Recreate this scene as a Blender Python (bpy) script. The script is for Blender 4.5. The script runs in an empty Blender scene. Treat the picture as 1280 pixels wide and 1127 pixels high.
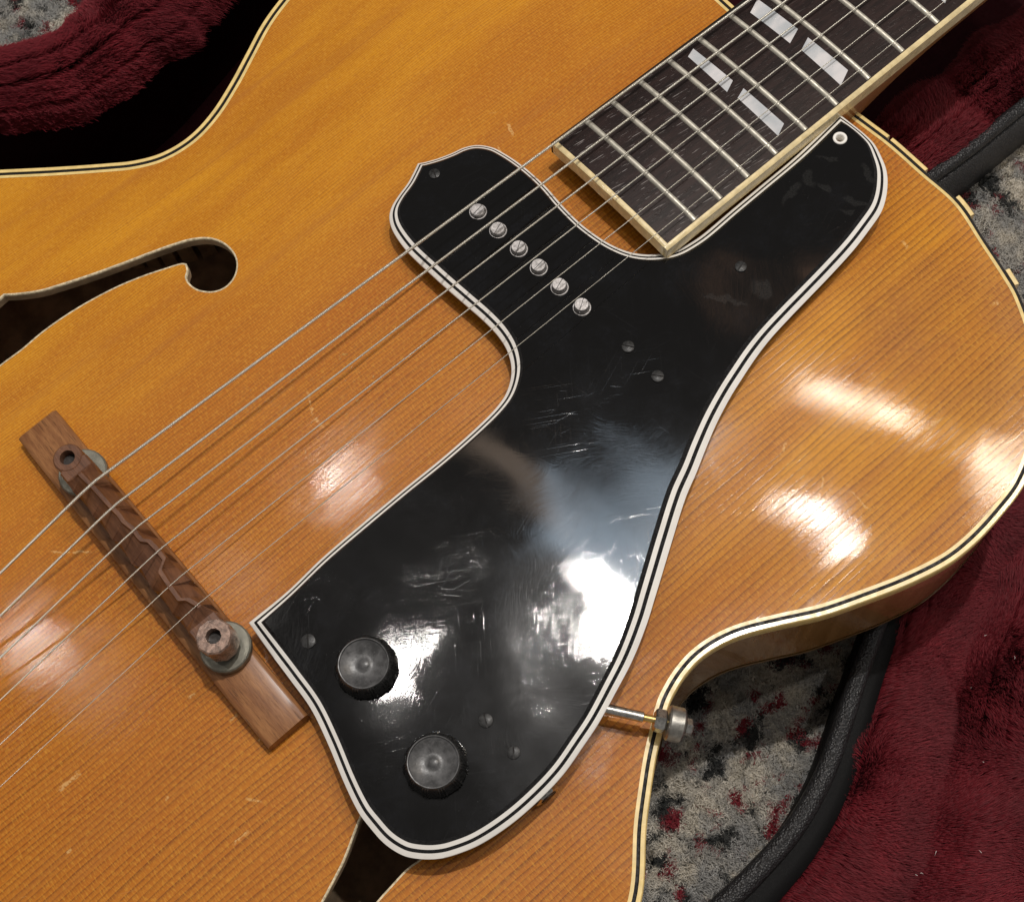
import bpy, bmesh, math, random
import numpy as np
from mathutils import Vector, Matrix
from mathutils.geometry import delaunay_2d_cdt

random.seed(7); rng = np.random.default_rng(7)
scene = bpy.context.scene
COL = scene.collection
S = 0.001                      # everything below is written in millimetres
# world frame: X runs along the strings towards the nut (bridge saddle at 0),
# Y towards the bass side, Z up; Z = 0 is the rim of the soundboard

# ------------------------------------------------------------------ camera
FPX, PW, PH = 1802.0, 1280.0, 1127.0
def rot(a, b, c):
    Rx = np.array([[1,0,0],[0,np.cos(a),-np.sin(a)],[0,np.sin(a),np.cos(a)]])
    Ry = np.array([[np.cos(b),0,np.sin(b)],[0,1,0],[-np.sin(b),0,np.cos(b)]])
    Rz = np.array([[np.cos(c),-np.sin(c),0],[np.sin(c),np.cos(c),0],[0,0,1]])
    return Rx @ Ry @ Rz
CR = rot(*np.radians([-20.8223, -3.9719, 41.3155]))
CC = np.array([200.0, 0, 0]) - CR.T @ np.array([44.964, 86.318, -492.302])
cam_d = bpy.data.cameras.new('Camera')
cam = bpy.data.objects.new('Camera', cam_d); COL.objects.link(cam)
mw = Matrix.Identity(4)
for i in range(3):
    for j in range(3): mw[i][j] = CR.T[i][j]
    mw[i][3] = CC[i] * S
cam.matrix_world = mw
cam_d.sensor_fit = 'HORIZONTAL'; cam_d.sensor_width = 36.0
cam_d.lens = 36.0 * FPX / PW
cam_d.clip_start = 0.01; cam_d.clip_end = 50
scene.camera = cam

# ------------------------------------------------------------------ light
w = bpy.data.worlds.new('World'); scene.world = w; w.use_nodes = True
wb = w.node_tree.nodes['Background']
wb.inputs[0].default_value = (1.0, 0.93, 0.86, 1); wb.inputs[1].default_value = 0.19
def lamp(name, pos, power, radius, col, target=(120, -20, 0)):
    d = bpy.data.lights.new(name, 'AREA'); d.shape = 'DISK'; d.size = 2 * radius * S
    d.energy = power; d.color = col
    o = bpy.data.objects.new(name, d); COL.objects.link(o)
    o.location = Vector(pos) * S
    v = Vector(target) - Vector(pos)
    o.rotation_euler = v.to_track_quat('-Z', 'Y').to_euler()
    return o
WARM = (1.0, 0.86, 0.70); NEUT = (1.0, 0.95, 0.90)
# a small room lit by ceiling spots
LAMPS = [
    ((505, 90, 1700), 12.0, 18, NEUT),     # mirrored low in the pickguard and on the horn
    ((240, 300, 1700), 1.0, 11, NEUT),     # mirrored between the knobs
    ((226, 650, 1700), 1.1, 12, NEUT),     # the next row of spots towards the bass side
    ((-310, 790, 1700), .8, 12, NEUT),
    ((600, -294, 1700), 2.6, 14, NEUT),    # treble side, mirrored on the horn's shoulder
]
for i, (p, e, r, c) in enumerate(LAMPS): lamp('ceiling_lamp', p, e, r, c)
def panel(name, pos, sx, sy, power, col, xdir, target=(120, -20, 0)):
    """rectangular overhead area light, long side along xdir"""
    o = lamp(name, pos, power, 50, col, target)
    o.data.shape = 'RECTANGLE'; o.data.size = sx*S; o.data.size_y = sy*S
    z_ = (Vector(pos) - Vector(target)).normalized(); x_ = Vector(xdir); x_ = (x_ - z_*x_.dot(z_)).normalized()
    o.rotation_euler = Matrix((x_, z_.cross(x_), z_)).transposed().to_euler(); return o
panel('tube_lamp', (1000, -65, 1700), 300, 80, 5.0, WARM, (150, -270, 0))            # over the headstock
panel('reflection_panel', (590, 150, 1705), 290, 170, 1.1, (.66,.83,1.0), (-60, 180, 0))  # added cool panel, unseen, for the bluish reflection in the pickguard
panel('reflection_panel', (530, 410, 1705), 320, 80, .16, (1.0,.74,.55), (-60, 190, 0))  # added, unseen: mirrors as a warm streak in the pickguard
panel('reflection_panel', (1180, 330, 1705), 320, 150, .14, (1.0,.55,.34), (180, -80, 0))  # added, unseen: gives the pickguard's arm a brown reflection
panel('reflection_panel', (-5, 645, 1705), 150, 80, .12, NEUT, (40, -120, 0))
panel('reflection_panel', (-280, 690, 1705), 150, 90, .14, NEUT, (40, -120, 0))
scene.view_settings.view_transform = 'Standard'; scene.view_settings.look = 'None'
scene.view_settings.exposure = 0.08; scene.view_settings.gamma = 1.0
scene.view_settings.use_curve_mapping = False

# ------------------------------------------------------------------ geometry helpers
def at(px, py, z):
    """world point (mm) at height z that was measured at this place of the photograph"""
    d = CR.T @ np.array([(px - PW/2) / FPX, (PH/2 - py) / FPX, -1.0])
    for _ in range(14):
        zz = z(*p[:2]) if callable(z) and _ else (10.0 if callable(z) else z)
        p = CC + d * ((zz - CC[2]) / d[2])
        if not callable(z): break
    return p

def spline(ctrl, closed=True, n=8, corners=()):
    """centripetal-ish Catmull-Rom through control points; corners keep a sharp bend"""
    P = [np.array(c, float) for c in ctrl]; N = len(P); out = []
    segs = N if closed else N - 1
    for i in range(segs):
        p1, p2 = P[i], P[(i+1) % N]
        p0 = P[i-1] if (closed or i > 0) else p1
        p3 = P[(i+2) % N] if (closed or i + 2 < N) else p2
        L = np.linalg.norm(p2 - p1)
        if i in corners or (not closed and i == 0): m1 = (p2 - p1)
        else: m1 = (p2 - p0); m1 = m1 / (np.linalg.norm(m1) + 1e-9) * L
        if (i+1) % N in corners or (not closed and i == segs - 1): m2 = (p2 - p1)
        else: m2 = (p3 - p1); m2 = m2 / (np.linalg.norm(m2) + 1e-9) * L
        for k in range(n):
            t = k / n; t2 = t*t; t3 = t2*t
            out.append((2*t3-3*t2+1)*p1 + (t3-2*t2+t)*m1 + (-2*t3+3*t2)*p2 + (t3-t2)*m2)
    if not closed: out.append(P[-1])
    return np.array(out)

def inset(P, d, closed=True):
    """offset a polyline to its left by d (scalar or per point)"""
    P = np.asarray(P, float)[:, :2]; N = len(P); d = np.broadcast_to(d, (N,))
    out = []
    for i in range(N):
        a = P[i] - P[i-1] if (closed or i > 0) else P[1] - P[0]
        b = P[(i+1) % N] - P[i] if (closed or i < N-1) else P[-1] - P[-2]
        a = a / np.linalg.norm(a); b = b / np.linalg.norm(b)
        na, nb = np.array([-a[1], a[0]]), np.array([-b[1], b[0]])
        m = na + nb; m = m / np.linalg.norm(m)
        out.append(P[i] + m * d[i] / max(0.45, m @ na))
    return np.array(out)

def area2(P): x, y = P[:,0], P[:,1]; return np.sum(x*np.roll(y,-1) - y*np.roll(x,-1))
def inside(poly, pts):
    pts = np.asarray(pts); x, y = pts[:,0], pts[:,1]; c = np.zeros(len(pts), bool)
    X, Y = poly[:,0], poly[:,1]; X2, Y2 = np.roll(X,-1), np.roll(Y,-1)
    for a, b, e, f in zip(X, Y, X2, Y2):
        if b == f: continue
        hit = ((b > y) != (f > y)) & (x < (e-a) * (y-b) / (f-b) + a)
        c ^= hit
    return c

def obj(name, me, mats, parent=None, origin=(0,0,0), smooth=True):
    for m in (mats if isinstance(mats, (list, tuple)) else [mats]): me.materials.append(m)
    if smooth: me.polygons.foreach_set('use_smooth', [True]*len(me.polygons))
    o = bpy.data.objects.new(name, me); COL.objects.link(o)
    if parent is not None: o.parent = parent
    return o
ROOT_LOC = {}
def empty(name, loc, label, cat):
    o = bpy.data.objects.new(name, None); COL.objects.link(o)
    o.empty_display_size = 0.01
    o.location = Vector(loc) * S; o['label'] = label; o['category'] = cat
    return o
def mesh(name, V, Fs, mats, parent=None, smooth=True, sharp=None, fmat=None):
    V = np.asarray(V, float)
    me = bpy.data.meshes.new(name)
    off = np.array(parent_off(parent))
    me.from_pydata([tuple(v) for v in (V - off) * S], [], [tuple(int(i) for i in f) for f in Fs])
    o = obj(name, me, mats, parent, smooth=smooth)
    if fmat is not None: me.polygons.foreach_set('material_index', list(fmat))
    me.update()
    if sharp is not None and smooth:
        bm = bmesh.new(); bm.from_mesh(me)
        for e in bm.edges:
            if len(e.link_faces) == 2 and e.calc_face_angle(0) > math.radians(sharp): e.smooth = False
        bm.to_mesh(me); bm.free()
    return o
def parent_off(p):
    t = Vector((0,0,0))
    while p is not None: t = t + p.location; p = p.parent
    return [c / S for c in t]

def sheet(loop, holes, zf, step, name, mats, parent, jitter=0.0):
    """triangulated surface z = zf(x, y) filling a closed loop, minus holes"""
    pts = [tuple(p[:2]) for p in loop]; edges = [(i, (i+1) % len(loop)) for i in range(len(loop))]
    for h in holes:
        b = len(pts); pts += [tuple(p[:2]) for p in h]; edges += [(b+i, b+(i+1) % len(h)) for i in range(len(h))]
    lo, hi = loop[:,:2].min(0), loop[:,:2].max(0)
    gx, gy = np.meshgrid(np.arange(lo[0], hi[0], step), np.arange(lo[1], hi[1], step))
    gx = gx + (np.arange(gx.shape[0]) % 2)[:,None] * step * .5
    g = np.stack([gx.ravel(), gy.ravel()], 1)
    ok = inside(inset(loop, step*.35 * (1 if area2(loop) > 0 else -1)), g)
    for h in holes: ok &= ~inside(inset(h, -step*.35 * (1 if area2(h) > 0 else -1)), g)
    pts += [tuple(p) for p in g[ok]]
    r = delaunay_2d_cdt([Vector(p) for p in pts], edges, [], 0, 1e-5)
    vs = np.array([tuple(v) for v in r[0]]); fs = np.array(r[2])
    cen = vs[fs].mean(1); keep = inside(loop, cen)
    for h in holes: keep &= ~inside(h, cen)
    fs = fs[keep]
    z = zf(vs[:,0], vs[:,1])
    return mesh(name, np.column_stack([vs, z]), fs, mats, parent)

def strip_mesh(loops, closed=True):
    """quads between successive loops (n, 3) of equal length"""
    n = len(loops[0]); V = np.concatenate(loops); Fs = []
    for k in range(len(loops) - 1):
        for i in range(n if closed else n - 1):
            j = (i+1) % n
            Fs.append((k*n+i, k*n+j, (k+1)*n+j, (k+1)*n+i))
    return V, Fs

def lathe(prof, cx, cy, z0, seg=40, rad=None, axis=None):
    """profile [(r, z)] turned round a vertical axis (or another one)"""
    V, Fs = [], []
    for k, (r, z) in enumerate(prof):
        for i in range(seg):
            a = 2*math.pi*i/seg; rr = rad(k, a, r) if rad else r
            V.append((rr*math.cos(a), rr*math.sin(a), z))
    for k in range(len(prof)-1):
        for i in range(seg):
            j = (i+1) % seg; Fs.append((k*seg+i, k*seg+j, (k+1)*seg+j, (k+1)*seg+i))
    Fs.append(tuple(range((len(prof)-1)*seg, len(prof)*seg)))
    V = np.array(V)
    if axis is not None:
        q = Vector((0,0,1)).rotation_difference(Vector(axis).normalized()).to_matrix()
        V = V @ np.array(q).T
    return V + np.array([cx, cy, z0]), Fs

def tube(path, r, seg=10, caps=True):
    P = np.asarray(path, float); n = len(P); V, Fs = [], []
    up = np.array([0,0,1.0])
    for i in range(n):
        t = P[min(i+1,n-1)] - P[max(i-1,0)]; t = t/np.linalg.norm(t)
        s = np.cross(t, up); s = s/np.linalg.norm(s); q = np.cross(s, t)
        rr = r[i] if hasattr(r, '__len__') else r
        for k in range(seg):
            a = 2*math.pi*k/seg; V.append(P[i] + rr*(math.cos(a)*s + math.sin(a)*q))
    for i in range(n-1):
        for k in range(seg):
            j = (k+1) % seg; Fs.append((i*seg+k, (i+1)*seg+k, (i+1)*seg+j, i*seg+j))
    if caps: Fs.append(tuple(range(seg))); Fs.append(tuple(range((n-1)*seg, n*seg))[::-1])
    return np.array(V), Fs
def join(parts):
    V, Fs, M = [], [], []; b = 0
    for p in parts:
        v, f = p[0], p[1]; m = p[2] if len(p) > 2 else 0
        V.append(np.asarray(v)); Fs += [tuple(i + b for i in q) for q in f]; M += [m]*len(f); b += len(v)
    return np.concatenate(V), Fs, M
def prism(loop, z0, z1):
    """closed 2-D loop extruded from z0 to z1 (scalars or per-point)"""
    L = np.asarray(loop, float)[:, :2]; n = len(L)
    if area2(L) < 0: L = L[::-1]
    a = np.column_stack([L, np.broadcast_to(z0, n)]); b = np.column_stack([L, np.broadcast_to(z1, n)])
    V, Fs = strip_mesh([a, b]); Fs = list(Fs)
    Fs.append(tuple(range(n))[::-1]); Fs.append(tuple(range(n, 2*n)))
    return V, Fs

# ------------------------------------------------------------------ material helper
class Mat:
    def __init__(s, name):
        s.m = bpy.data.materials.new(name); s.m.use_nodes = True; s.t = s.m.node_tree
        s.t.nodes.clear(); s.out = s.t.nodes.new('ShaderNodeOutputMaterial')
        s.p = s.t.nodes.new('ShaderNodeBsdfPrincipled'); s.t.links.new(s.p.outputs[0], s.out.inputs[0])
        tc = s.t.nodes.new('ShaderNodeTexCoord')
        s.co = s.vm('MULTIPLY', tc.outputs['Object'], (1000, 1000, 1000))      # millimetres
    def put(s, sock, v):
        if isinstance(v, bpy.types.NodeSocket): s.t.links.new(v, sock)
        elif v is not None: sock.default_value = v
    def vm(s, op, a, b=None):
        n = s.t.nodes.new('ShaderNodeVectorMath'); n.operation = op
        s.put(n.inputs[0], a); s.put(n.inputs[1], b); return n.outputs[0]
    def mt(s, op, a, b=None, clamp=False):
        n = s.t.nodes.new('ShaderNodeMath'); n.operation = op; n.use_clamp = clamp
        s.put(n.inputs[0], a); s.put(n.inputs[1], b); return n.outputs[0]
    def noise(s, vec, scale=1.0, detail=2.0, rough=0.5, dist=0.0):
        n = s.t.nodes.new('ShaderNodeTexNoise')
        s.put(n.inputs['Vector'], vec); n.inputs['Scale'].default_value = scale
        n.inputs['Detail'].default_value = detail; n.inputs['Roughness'].default_value = rough
        n.inputs['Distortion'].default_value = dist; return n.outputs[0]
    def ncol(s, vec, scale=1.0, detail=2.0):
        n = s.t.nodes.new('ShaderNodeTexNoise'); s.put(n.inputs['Vector'], vec)
        n.inputs['Scale'].default_value = scale; n.inputs['Detail'].default_value = detail; return n.outputs[1]
    def voro(s, vec, scale, feature='F1', out=0):
        n = s.t.nodes.new('ShaderNodeTexVoronoi'); n.feature = feature
        s.put(n.inputs['Vector'], vec); n.inputs['Scale'].default_value = scale; return n.outputs[out]
    def sep(s, vec):
        n = s.t.nodes.new('ShaderNodeSeparateXYZ'); s.put(n.inputs[0], vec); return n.outputs
    def comb(s, x, y, z=0.0):
        n = s.t.nodes.new('ShaderNodeCombineXYZ')
        for i, v in enumerate((x, y, z)): s.put(n.inputs[i], v)
        return n.outputs[0]
    def rotz(s, vec, ang):
        n = s.t.nodes.new('ShaderNodeVectorRotate'); n.rotation_type = 'Z_AXIS'
        s.put(n.inputs['Vector'], vec); n.inputs['Angle'].default_value = ang; return n.outputs[0]
    def step(s, v, a, b, lo=0.0, hi=1.0):
        n = s.t.nodes.new('ShaderNodeMapRange'); n.interpolation_type = 'SMOOTHSTEP'
        s.put(n.inputs[0], v)
        for i, x in enumerate((a, b, lo, hi)): n.inputs[i+1].default_value = x
        return n.outputs[0]
    def mix(s, f, a, b):
        n = s.t.nodes.new('ShaderNodeMix'); n.data_type = 'RGBA'
        s.put(n.inputs[0], f)
        s.put(n.inputs[6], a if isinstance(a, bpy.types.NodeSocket) else (*a, 1))
        s.put(n.inputs[7], b if isinstance(b, bpy.types.NodeSocket) else (*b, 1)); return n.outputs[2]
    def bump(s, h, dist, strength=1.0, normal=None):
        n = s.t.nodes.new('ShaderNodeBump'); n.inputs['Strength'].default_value = strength
        n.inputs['Distance'].default_value = dist * S; s.put(n.inputs['Height'], h)
        if normal is not None: s.put(n.inputs['Normal'], normal)
        return n.outputs[0]
    def set(s, **k):
        al = dict(color='Base Color', rough='Roughness', metal='Metallic', normal='Normal', coat='Coat Weight',
                  coat_rough='Coat Roughness', coat_normal='Coat Normal', spec='Specular IOR Level',
                  sheen='Sheen Weight', sheen_rough='Sheen Roughness', sheen_tint='Sheen Tint', aniso='Anisotropic')
        for a, v in k.items():
            if isinstance(v, tuple) and len(v) == 3: v = (*v, 1)
            s.put(s.p.inputs[al[a]], v)
        return s.m
    def seg(s, p0, p1, wd, warp=None):
        """soft mask of a scratch from p0 to p1 (mm)"""
        co = s.co if warp is None else warp
        x, y, _ = s.sep(co)
        d = np.array(p1) - np.array(p0); L = np.linalg.norm(d); d = d / L
        ax = s.mt('SUBTRACT', x, float(p0[0])); ay = s.mt('SUBTRACT', y, float(p0[1]))
        al = s.mt('ADD', s.mt('MULTIPLY', ax, float(d[0])), s.mt('MULTIPLY', ay, float(d[1])))
        ac = s.mt('ABSOLUTE', s.mt('ADD', s.mt('MULTIPLY', ax, float(-d[1])), s.mt('MULTIPLY', ay, float(d[0]))))
        e = s.mt('ABSOLUTE', s.mt('SUBTRACT', al, float(L/2)))
        m1 = s.step(e, L/2 - min(L*.3, 2), L/2, 1.0, 0.0)
        m2 = s.step(ac, wd*.35, wd*.75, 1.0, 0.0)
        return s.mt('MULTIPLY', m1, m2)
    def blob(s, c, rx_, ry_, ang, vec):
        v = s.vm('SUBTRACT', vec, (float(c[0]), float(c[1]), 0)); v = s.rotz(v, -ang)
        x, y, _ = s.sep(v)
        r = s.mt('ADD', s.mt('POWER', s.mt('ABSOLUTE', s.mt('DIVIDE', x, rx_)), 2.0), s.mt('POWER', s.mt('ABSOLUTE', s.mt('DIVIDE', y, ry_)), 2.0))
        return s.step(r, 0.3, 1.0, 1.0, 0.0)
    def addm(s, ms):
        r = ms[0]
        for m in ms[1:]: r = s.mt('MAXIMUM', r, m)
        return r
# ------------------------------------------------------------------ body outline (rim, z = 0)
# control points measured in the photograph where it shows the rim, the rest by symmetry
RIM_PX = [(0,212),(67,208.7),(135,204),(169,200.3),(203,190.5),(236,170.3),(263,141.7),(287,104.6),(307,67.5),(327,30.4),(349,0)]
rim = [at(x, y, 0)[:2] for x, y in RIM_PX]
rim += [(195,163),(226,161),(254,144),(272,112),(279,70),(277.5,38)]
rim += [(276.8,8),(276.4,-21.5)]
i_corner = len(rim) - 1
HORN_PX = [(1089,152),(1120,175.4),(1160,210.8),(1204,249.6),(1238,300),(1265,341),(1281,369),(1300,425),(1308,490),(1300,552),(1280,606),(1255,640),(1221,677),(1187,704),(1137,729.5),(1086,749.5),(1030,769),(975,781.5),(930,793),(901,805.5),(876,822.5),(858,842),(845,862),(836,881),(828,912),(820,947),(814,985),(808,1032),(801,1127)]
rim += [at(x, y, 0)[:2] for x, y in HORN_PX]
rim += [(22,-176),(-5,-189),(-50,-207),(-105,-216),(-160,-198),(-205,-138),(-226,-60),(-228,0),(-226,60),(-205,138),(-160,200),(-105,224),(-45,218)] + [at(x, y, 0)[:2] for x, y in ((-150,225),(-70,216))]
rim = np.array(rim)
assert area2(rim) < 0
SGN = -1.0                                   # loop runs clockwise: inside is on its right
NSEG = 8
def rim_loop(d): return spline(inset(rim, SGN*d), True, NSEG, (i_corner,))
RIM0 = rim_loop(0.0)

# arching of the soundboard: a screened membrane fixed at the rim
G = 3.0
x0, y0 = RIM0.min(0) - 12; x1, y1 = RIM0.max(0) + 12
gx = np.arange(x0, x1, G); gy = np.arange(y0, y1, G)
XX, YY = np.meshgrid(gx, gy, indexing='ij')
msk = inside(RIM0, np.stack([XX.ravel(), YY.ravel()], 1)).reshape(XX.shape)
hgt = np.zeros(XX.shape); kk = (G/42.0)**2
for _ in range(1500):
    nb = np.zeros_like(hgt)
    nb[1:-1,1:-1] = hgt[2:,1:-1] + hgt[:-2,1:-1] + hgt[1:-1,2:] + hgt[1:-1,:-2]
    hgt = np.where(msk, (nb + kk) / (4 + kk), 0)
ARCH = 13.5
zgrid = ARCH * np.clip((hgt - .17)/.83, 0, 1)**1.55
for _ in range(6):
    zz = zgrid.copy(); zz[1:-1,1:-1] = (4*zgrid[1:-1,1:-1] + zgrid[2:,1:-1] + zgrid[:-2,1:-1] + zgrid[1:-1,2:] + zgrid[1:-1,:-2]) / 8
    zgrid = np.where(msk, zz, 0)
def ztop(u, v):
    """cubic interpolation of the arch"""
    fx = np.clip((np.asarray(u, float) - x0)/G, 1, len(gx)-3.001); fy = np.clip((np.asarray(v, float) - y0)/G, 1, len(gy)-3.001)
    ix = fx.astype(int); iy = fy.astype(int); tx = fx - ix; ty = fy - iy
    def wts(t): return [(-t+2*t*t-t**3)/2, (2-5*t*t+3*t**3)/2, (t+4*t*t-3*t**3)/2, (-t*t+t**3)/2]
    wx, wy = wts(tx), wts(ty); r = 0
    for a in range(4):
        for b in range(4): r = r + wx[a]*wy[b]*zgrid[ix+a-1, iy+b-1]
    return np.maximum(r, 0.0)
def on_top(px, py): return at(px, py, lambda u, v: float(ztop(u, v)))

# heights of the strings and of the fingerboard, which falls towards the nut
def zs(u): return 38.0 - u * 0.0699
def zfret(u): return zs(u) - 4.3 * (1 - u/628.0)

# ------------------------------------------------------------------ materials
def spruce():
    m = Mat('spruce_top'); u, v, _ = m.sep(m.co)
    w1 = m.mt('MULTIPLY', m.mt('SUBTRACT', m.noise(m.vm('MULTIPLY', m.co, (.006,.016,0)), 1, 2), .5), 9.0)
    w2 = m.mt('MULTIPLY', m.mt('SUBTRACT', m.noise(m.vm('MULTIPLY', m.co, (.05,.35,0)), 1, 2), .5), .8)
    vv = m.mt('ADD', m.mt('ADD', v, w1), w2)
    vm_ = m.mt('MAXIMUM', vv, -70.0)
    ph = m.mt('ADD', m.mt('MULTIPLY', vm_, .74), m.mt('MULTIPLY', m.mt('MULTIPLY', vm_, vm_), .0017))
    ph = m.mt('ADD', ph, m.mt('MULTIPLY', m.mt('MINIMUM', m.mt('ADD', vv, 70.0), 0.0), .502))
    ph = m.mt('ADD', ph, m.mt('MULTIPLY', m.noise(m.comb(0.0, m.mt('MULTIPLY', vv, .22), 0.0), 1, 3), 1.7))
    f = m.mt('FRACT', ph)
    late = m.mt('MULTIPLY', m.mt('POWER', f, 2.8), m.step(f, .93, 1.0, 1.0, 0.0))
    k = m.step(m.noise(m.vm('MULTIPLY', m.co, (.02,.22,0)), 1, 3), .25, .7, .6, 1.0)
    kb = m.step(v, -30, 70, 1.0, .60)
    late = m.mt('MULTIPLY', m.mt('MULTIPLY', late, k), kb)
    tone = m.noise(m.vm('MULTIPLY', m.co, (.012,.05,0)), 1, 3, .6)
    silk = m.noise(m.vm('MULTIPLY', m.co, (2.2,.5,0)), 1, 2, .6)
    fib = m.noise(m.vm('MULTIPLY', m.co, (.42,2.6,0)), 1, 3, .7)
    c = m.mix(m.step(tone, .3, .72), (.54,.190,.007), (.72,.310,.011))
    gold = m.mt('MAXIMUM', m.step(v, 20, 95), m.mt('MULTIPLY', m.step(v, -45, -85), m.step(u, 95, 165)))
    c = m.mix(m.mt('ADD', .08, m.mt('MULTIPLY', m.mt('SUBTRACT', 1.0, gold), .66)), c, (.440,.122,.006))
    stain = m.blob(on_top(1250, 440), 34, 60, .3, m.co)
    c = m.mix(m.mt('MULTIPLY', stain, m.step(m.noise(m.co, .05, 3, .6), .3, .7, .25, .7)), c, (.36,.125,.030))
    c = m.mix(m.mt('MULTIPLY', late, 1.0), c, (.115,.028,.004))
    c = m.mix(m.step(silk, .42, .78, 0, .45), c, (.80,.40,.045))
    c = m.mix(m.step(m.noise(m.vm('MULTIPLY', m.co, (1.1,.16,0)), 1, 3, .7), .52, .75, 0, .30), c, (.40,.125,.012))
    c = m.mix(m.step(fib, .50, .72, 0, .55), c, (.33,.095,.007))
    broad = m.noise(m.vm('MULTIPLY', m.co, (.004,.12,0)), 1, 2)
    c = m.mix(m.step(broad, .55, .75, 0, .4), c, (.42,.145,.02))
    # dings and scratches through the lacquer
    wv = m.vm('ADD', m.co, m.vm('MULTIPLY', m.vm('SUBTRACT', m.ncol(m.co, .35, 2), (.5,.5,.5)), (2.2,2.2,0)))
    sc = []
    for a, b, wd in [((70,990),(102,965),1.3),((92,968),(101,964),1.6),((286,901),(298,893),.9),((322,927),(327,918),.7),((306,997),(330,1003),.8),
                     ((384,488),(392,520),.6),((392,520),(404,536),.8),((290,1058),(316,1036),.8),((205,1000),(213,994),.8),((235,873),(245,866),.8),
                     ((634,152),(642,172),.9),((622,182),(628,192),.8),((60,690),(116,690),.5),((82,1067),(90,1060),.8),((1126,300),(1136,312),1.1),
                     ((1240,382),(1250,375),1.0),((985,548),(978,566),.8),((1030,590),(1026,612),.5),((1140,548),(1182,520),.6),((1062,612),(1090,640),.5)]:
        pa, pb = on_top(*a), on_top(*b); sc.append(m.seg(pa[:2], pb[:2], wd, wv))
    fine = m.step(m.noise(m.vm('MULTIPLY', m.rotz(m.co, .5), (.10,1.1,0)), 1, 2, .6), .735, .77)
    scm = m.mt('MULTIPLY', m.addm(sc), m.step(m.noise(m.co, 1.3, 2), .35, .55))
    scm = m.mt('MAXIMUM', scm, m.mt('MULTIPLY', fine, .35))
    c = m.mix(m.mt('MULTIPLY', scm, .5), c, (.86,.56,.22))
    hz = m.noise(m.co, .06, 4, .6)
    crk = m.noise(m.vm('MULTIPLY', m.co, (.9,2.2,0)), 1, 3, .7)
    lump = m.noise(m.vm('MULTIPLY', m.co, (.05,.12,0)), 1, 2)
    hh = m.mt('ADD', m.mt('MULTIPLY', late, -.5), m.mt('MULTIPLY', crk, .55))
    b1 = m.bump(hh, .035, .6)
    b2 = m.bump(m.mt('ADD', m.mt('MULTIPLY', hh, .42), m.mt('MULTIPLY', lump, 1.6)), .05, .7)
    return m.set(color=c, rough=m.step(hz, .3, .75, .42, .55), normal=b1, spec=.22, coat=.45,
                 coat_rough=m.step(hz, .35, .7, .05, .12), coat_normal=b2)
def plain(name, col, rough=.4, metal=0.0, spread=.08, scale=.4, coat=0.0, bump=0.0, spec=.5, dirt=None):
    m = Mat(name); n = m.noise(m.co, scale, 4, .6)
    a = tuple(max(0, x*(1-spread*2)) for x in col); b = tuple(min(1, x*(1+spread)) for x in col)
    c = m.mix(m.step(n, .3, .7), a, b)
    if dirt: c = m.mix(m.step(m.noise(m.co, scale*2.3, 4, .7), .5, .72, 0, .6), c, dirt)
    k = dict(color=c, rough=m.step(m.noise(m.co, scale*1.7, 3), .3, .7, rough*.75, min(1, rough*1.25)), metal=metal, coat=coat, coat_rough=.1, spec=spec)
    if bump: k['normal'] = m.bump(m.noise(m.co, scale*4, 4, .65), bump, .8)
    return m.set(**k)
M_TOP = spruce()
M_CREAM = plain('aged_cream_binding', (.90,.68,.27), .3, spread=.08, scale=.25, coat=.4, dirt=(.74,.50,.17))
M_FCREAM = plain('cream_fret_binding', (.82,.67,.37), .35, spread=.10, scale=.3, coat=.3, dirt=(.66,.48,.21))
M_BLKLINE = plain('black_line', (.010,.008,.007), .5, spec=.2)
M_WHITE = plain('white_ply', (.95,.93,.88), .45, spread=.03, scale=.12, dirt=(.88,.85,.78))
M_BLACKPLY = plain('black_ply', (.012,.012,.013), .28, spread=.3, scale=.8)
M_RAWEDGE = plain('worn_hole_edge', (.80,.68,.46), .6, spread=.2, scale=.8, bump=.15, dirt=(.52,.32,.13))

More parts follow.
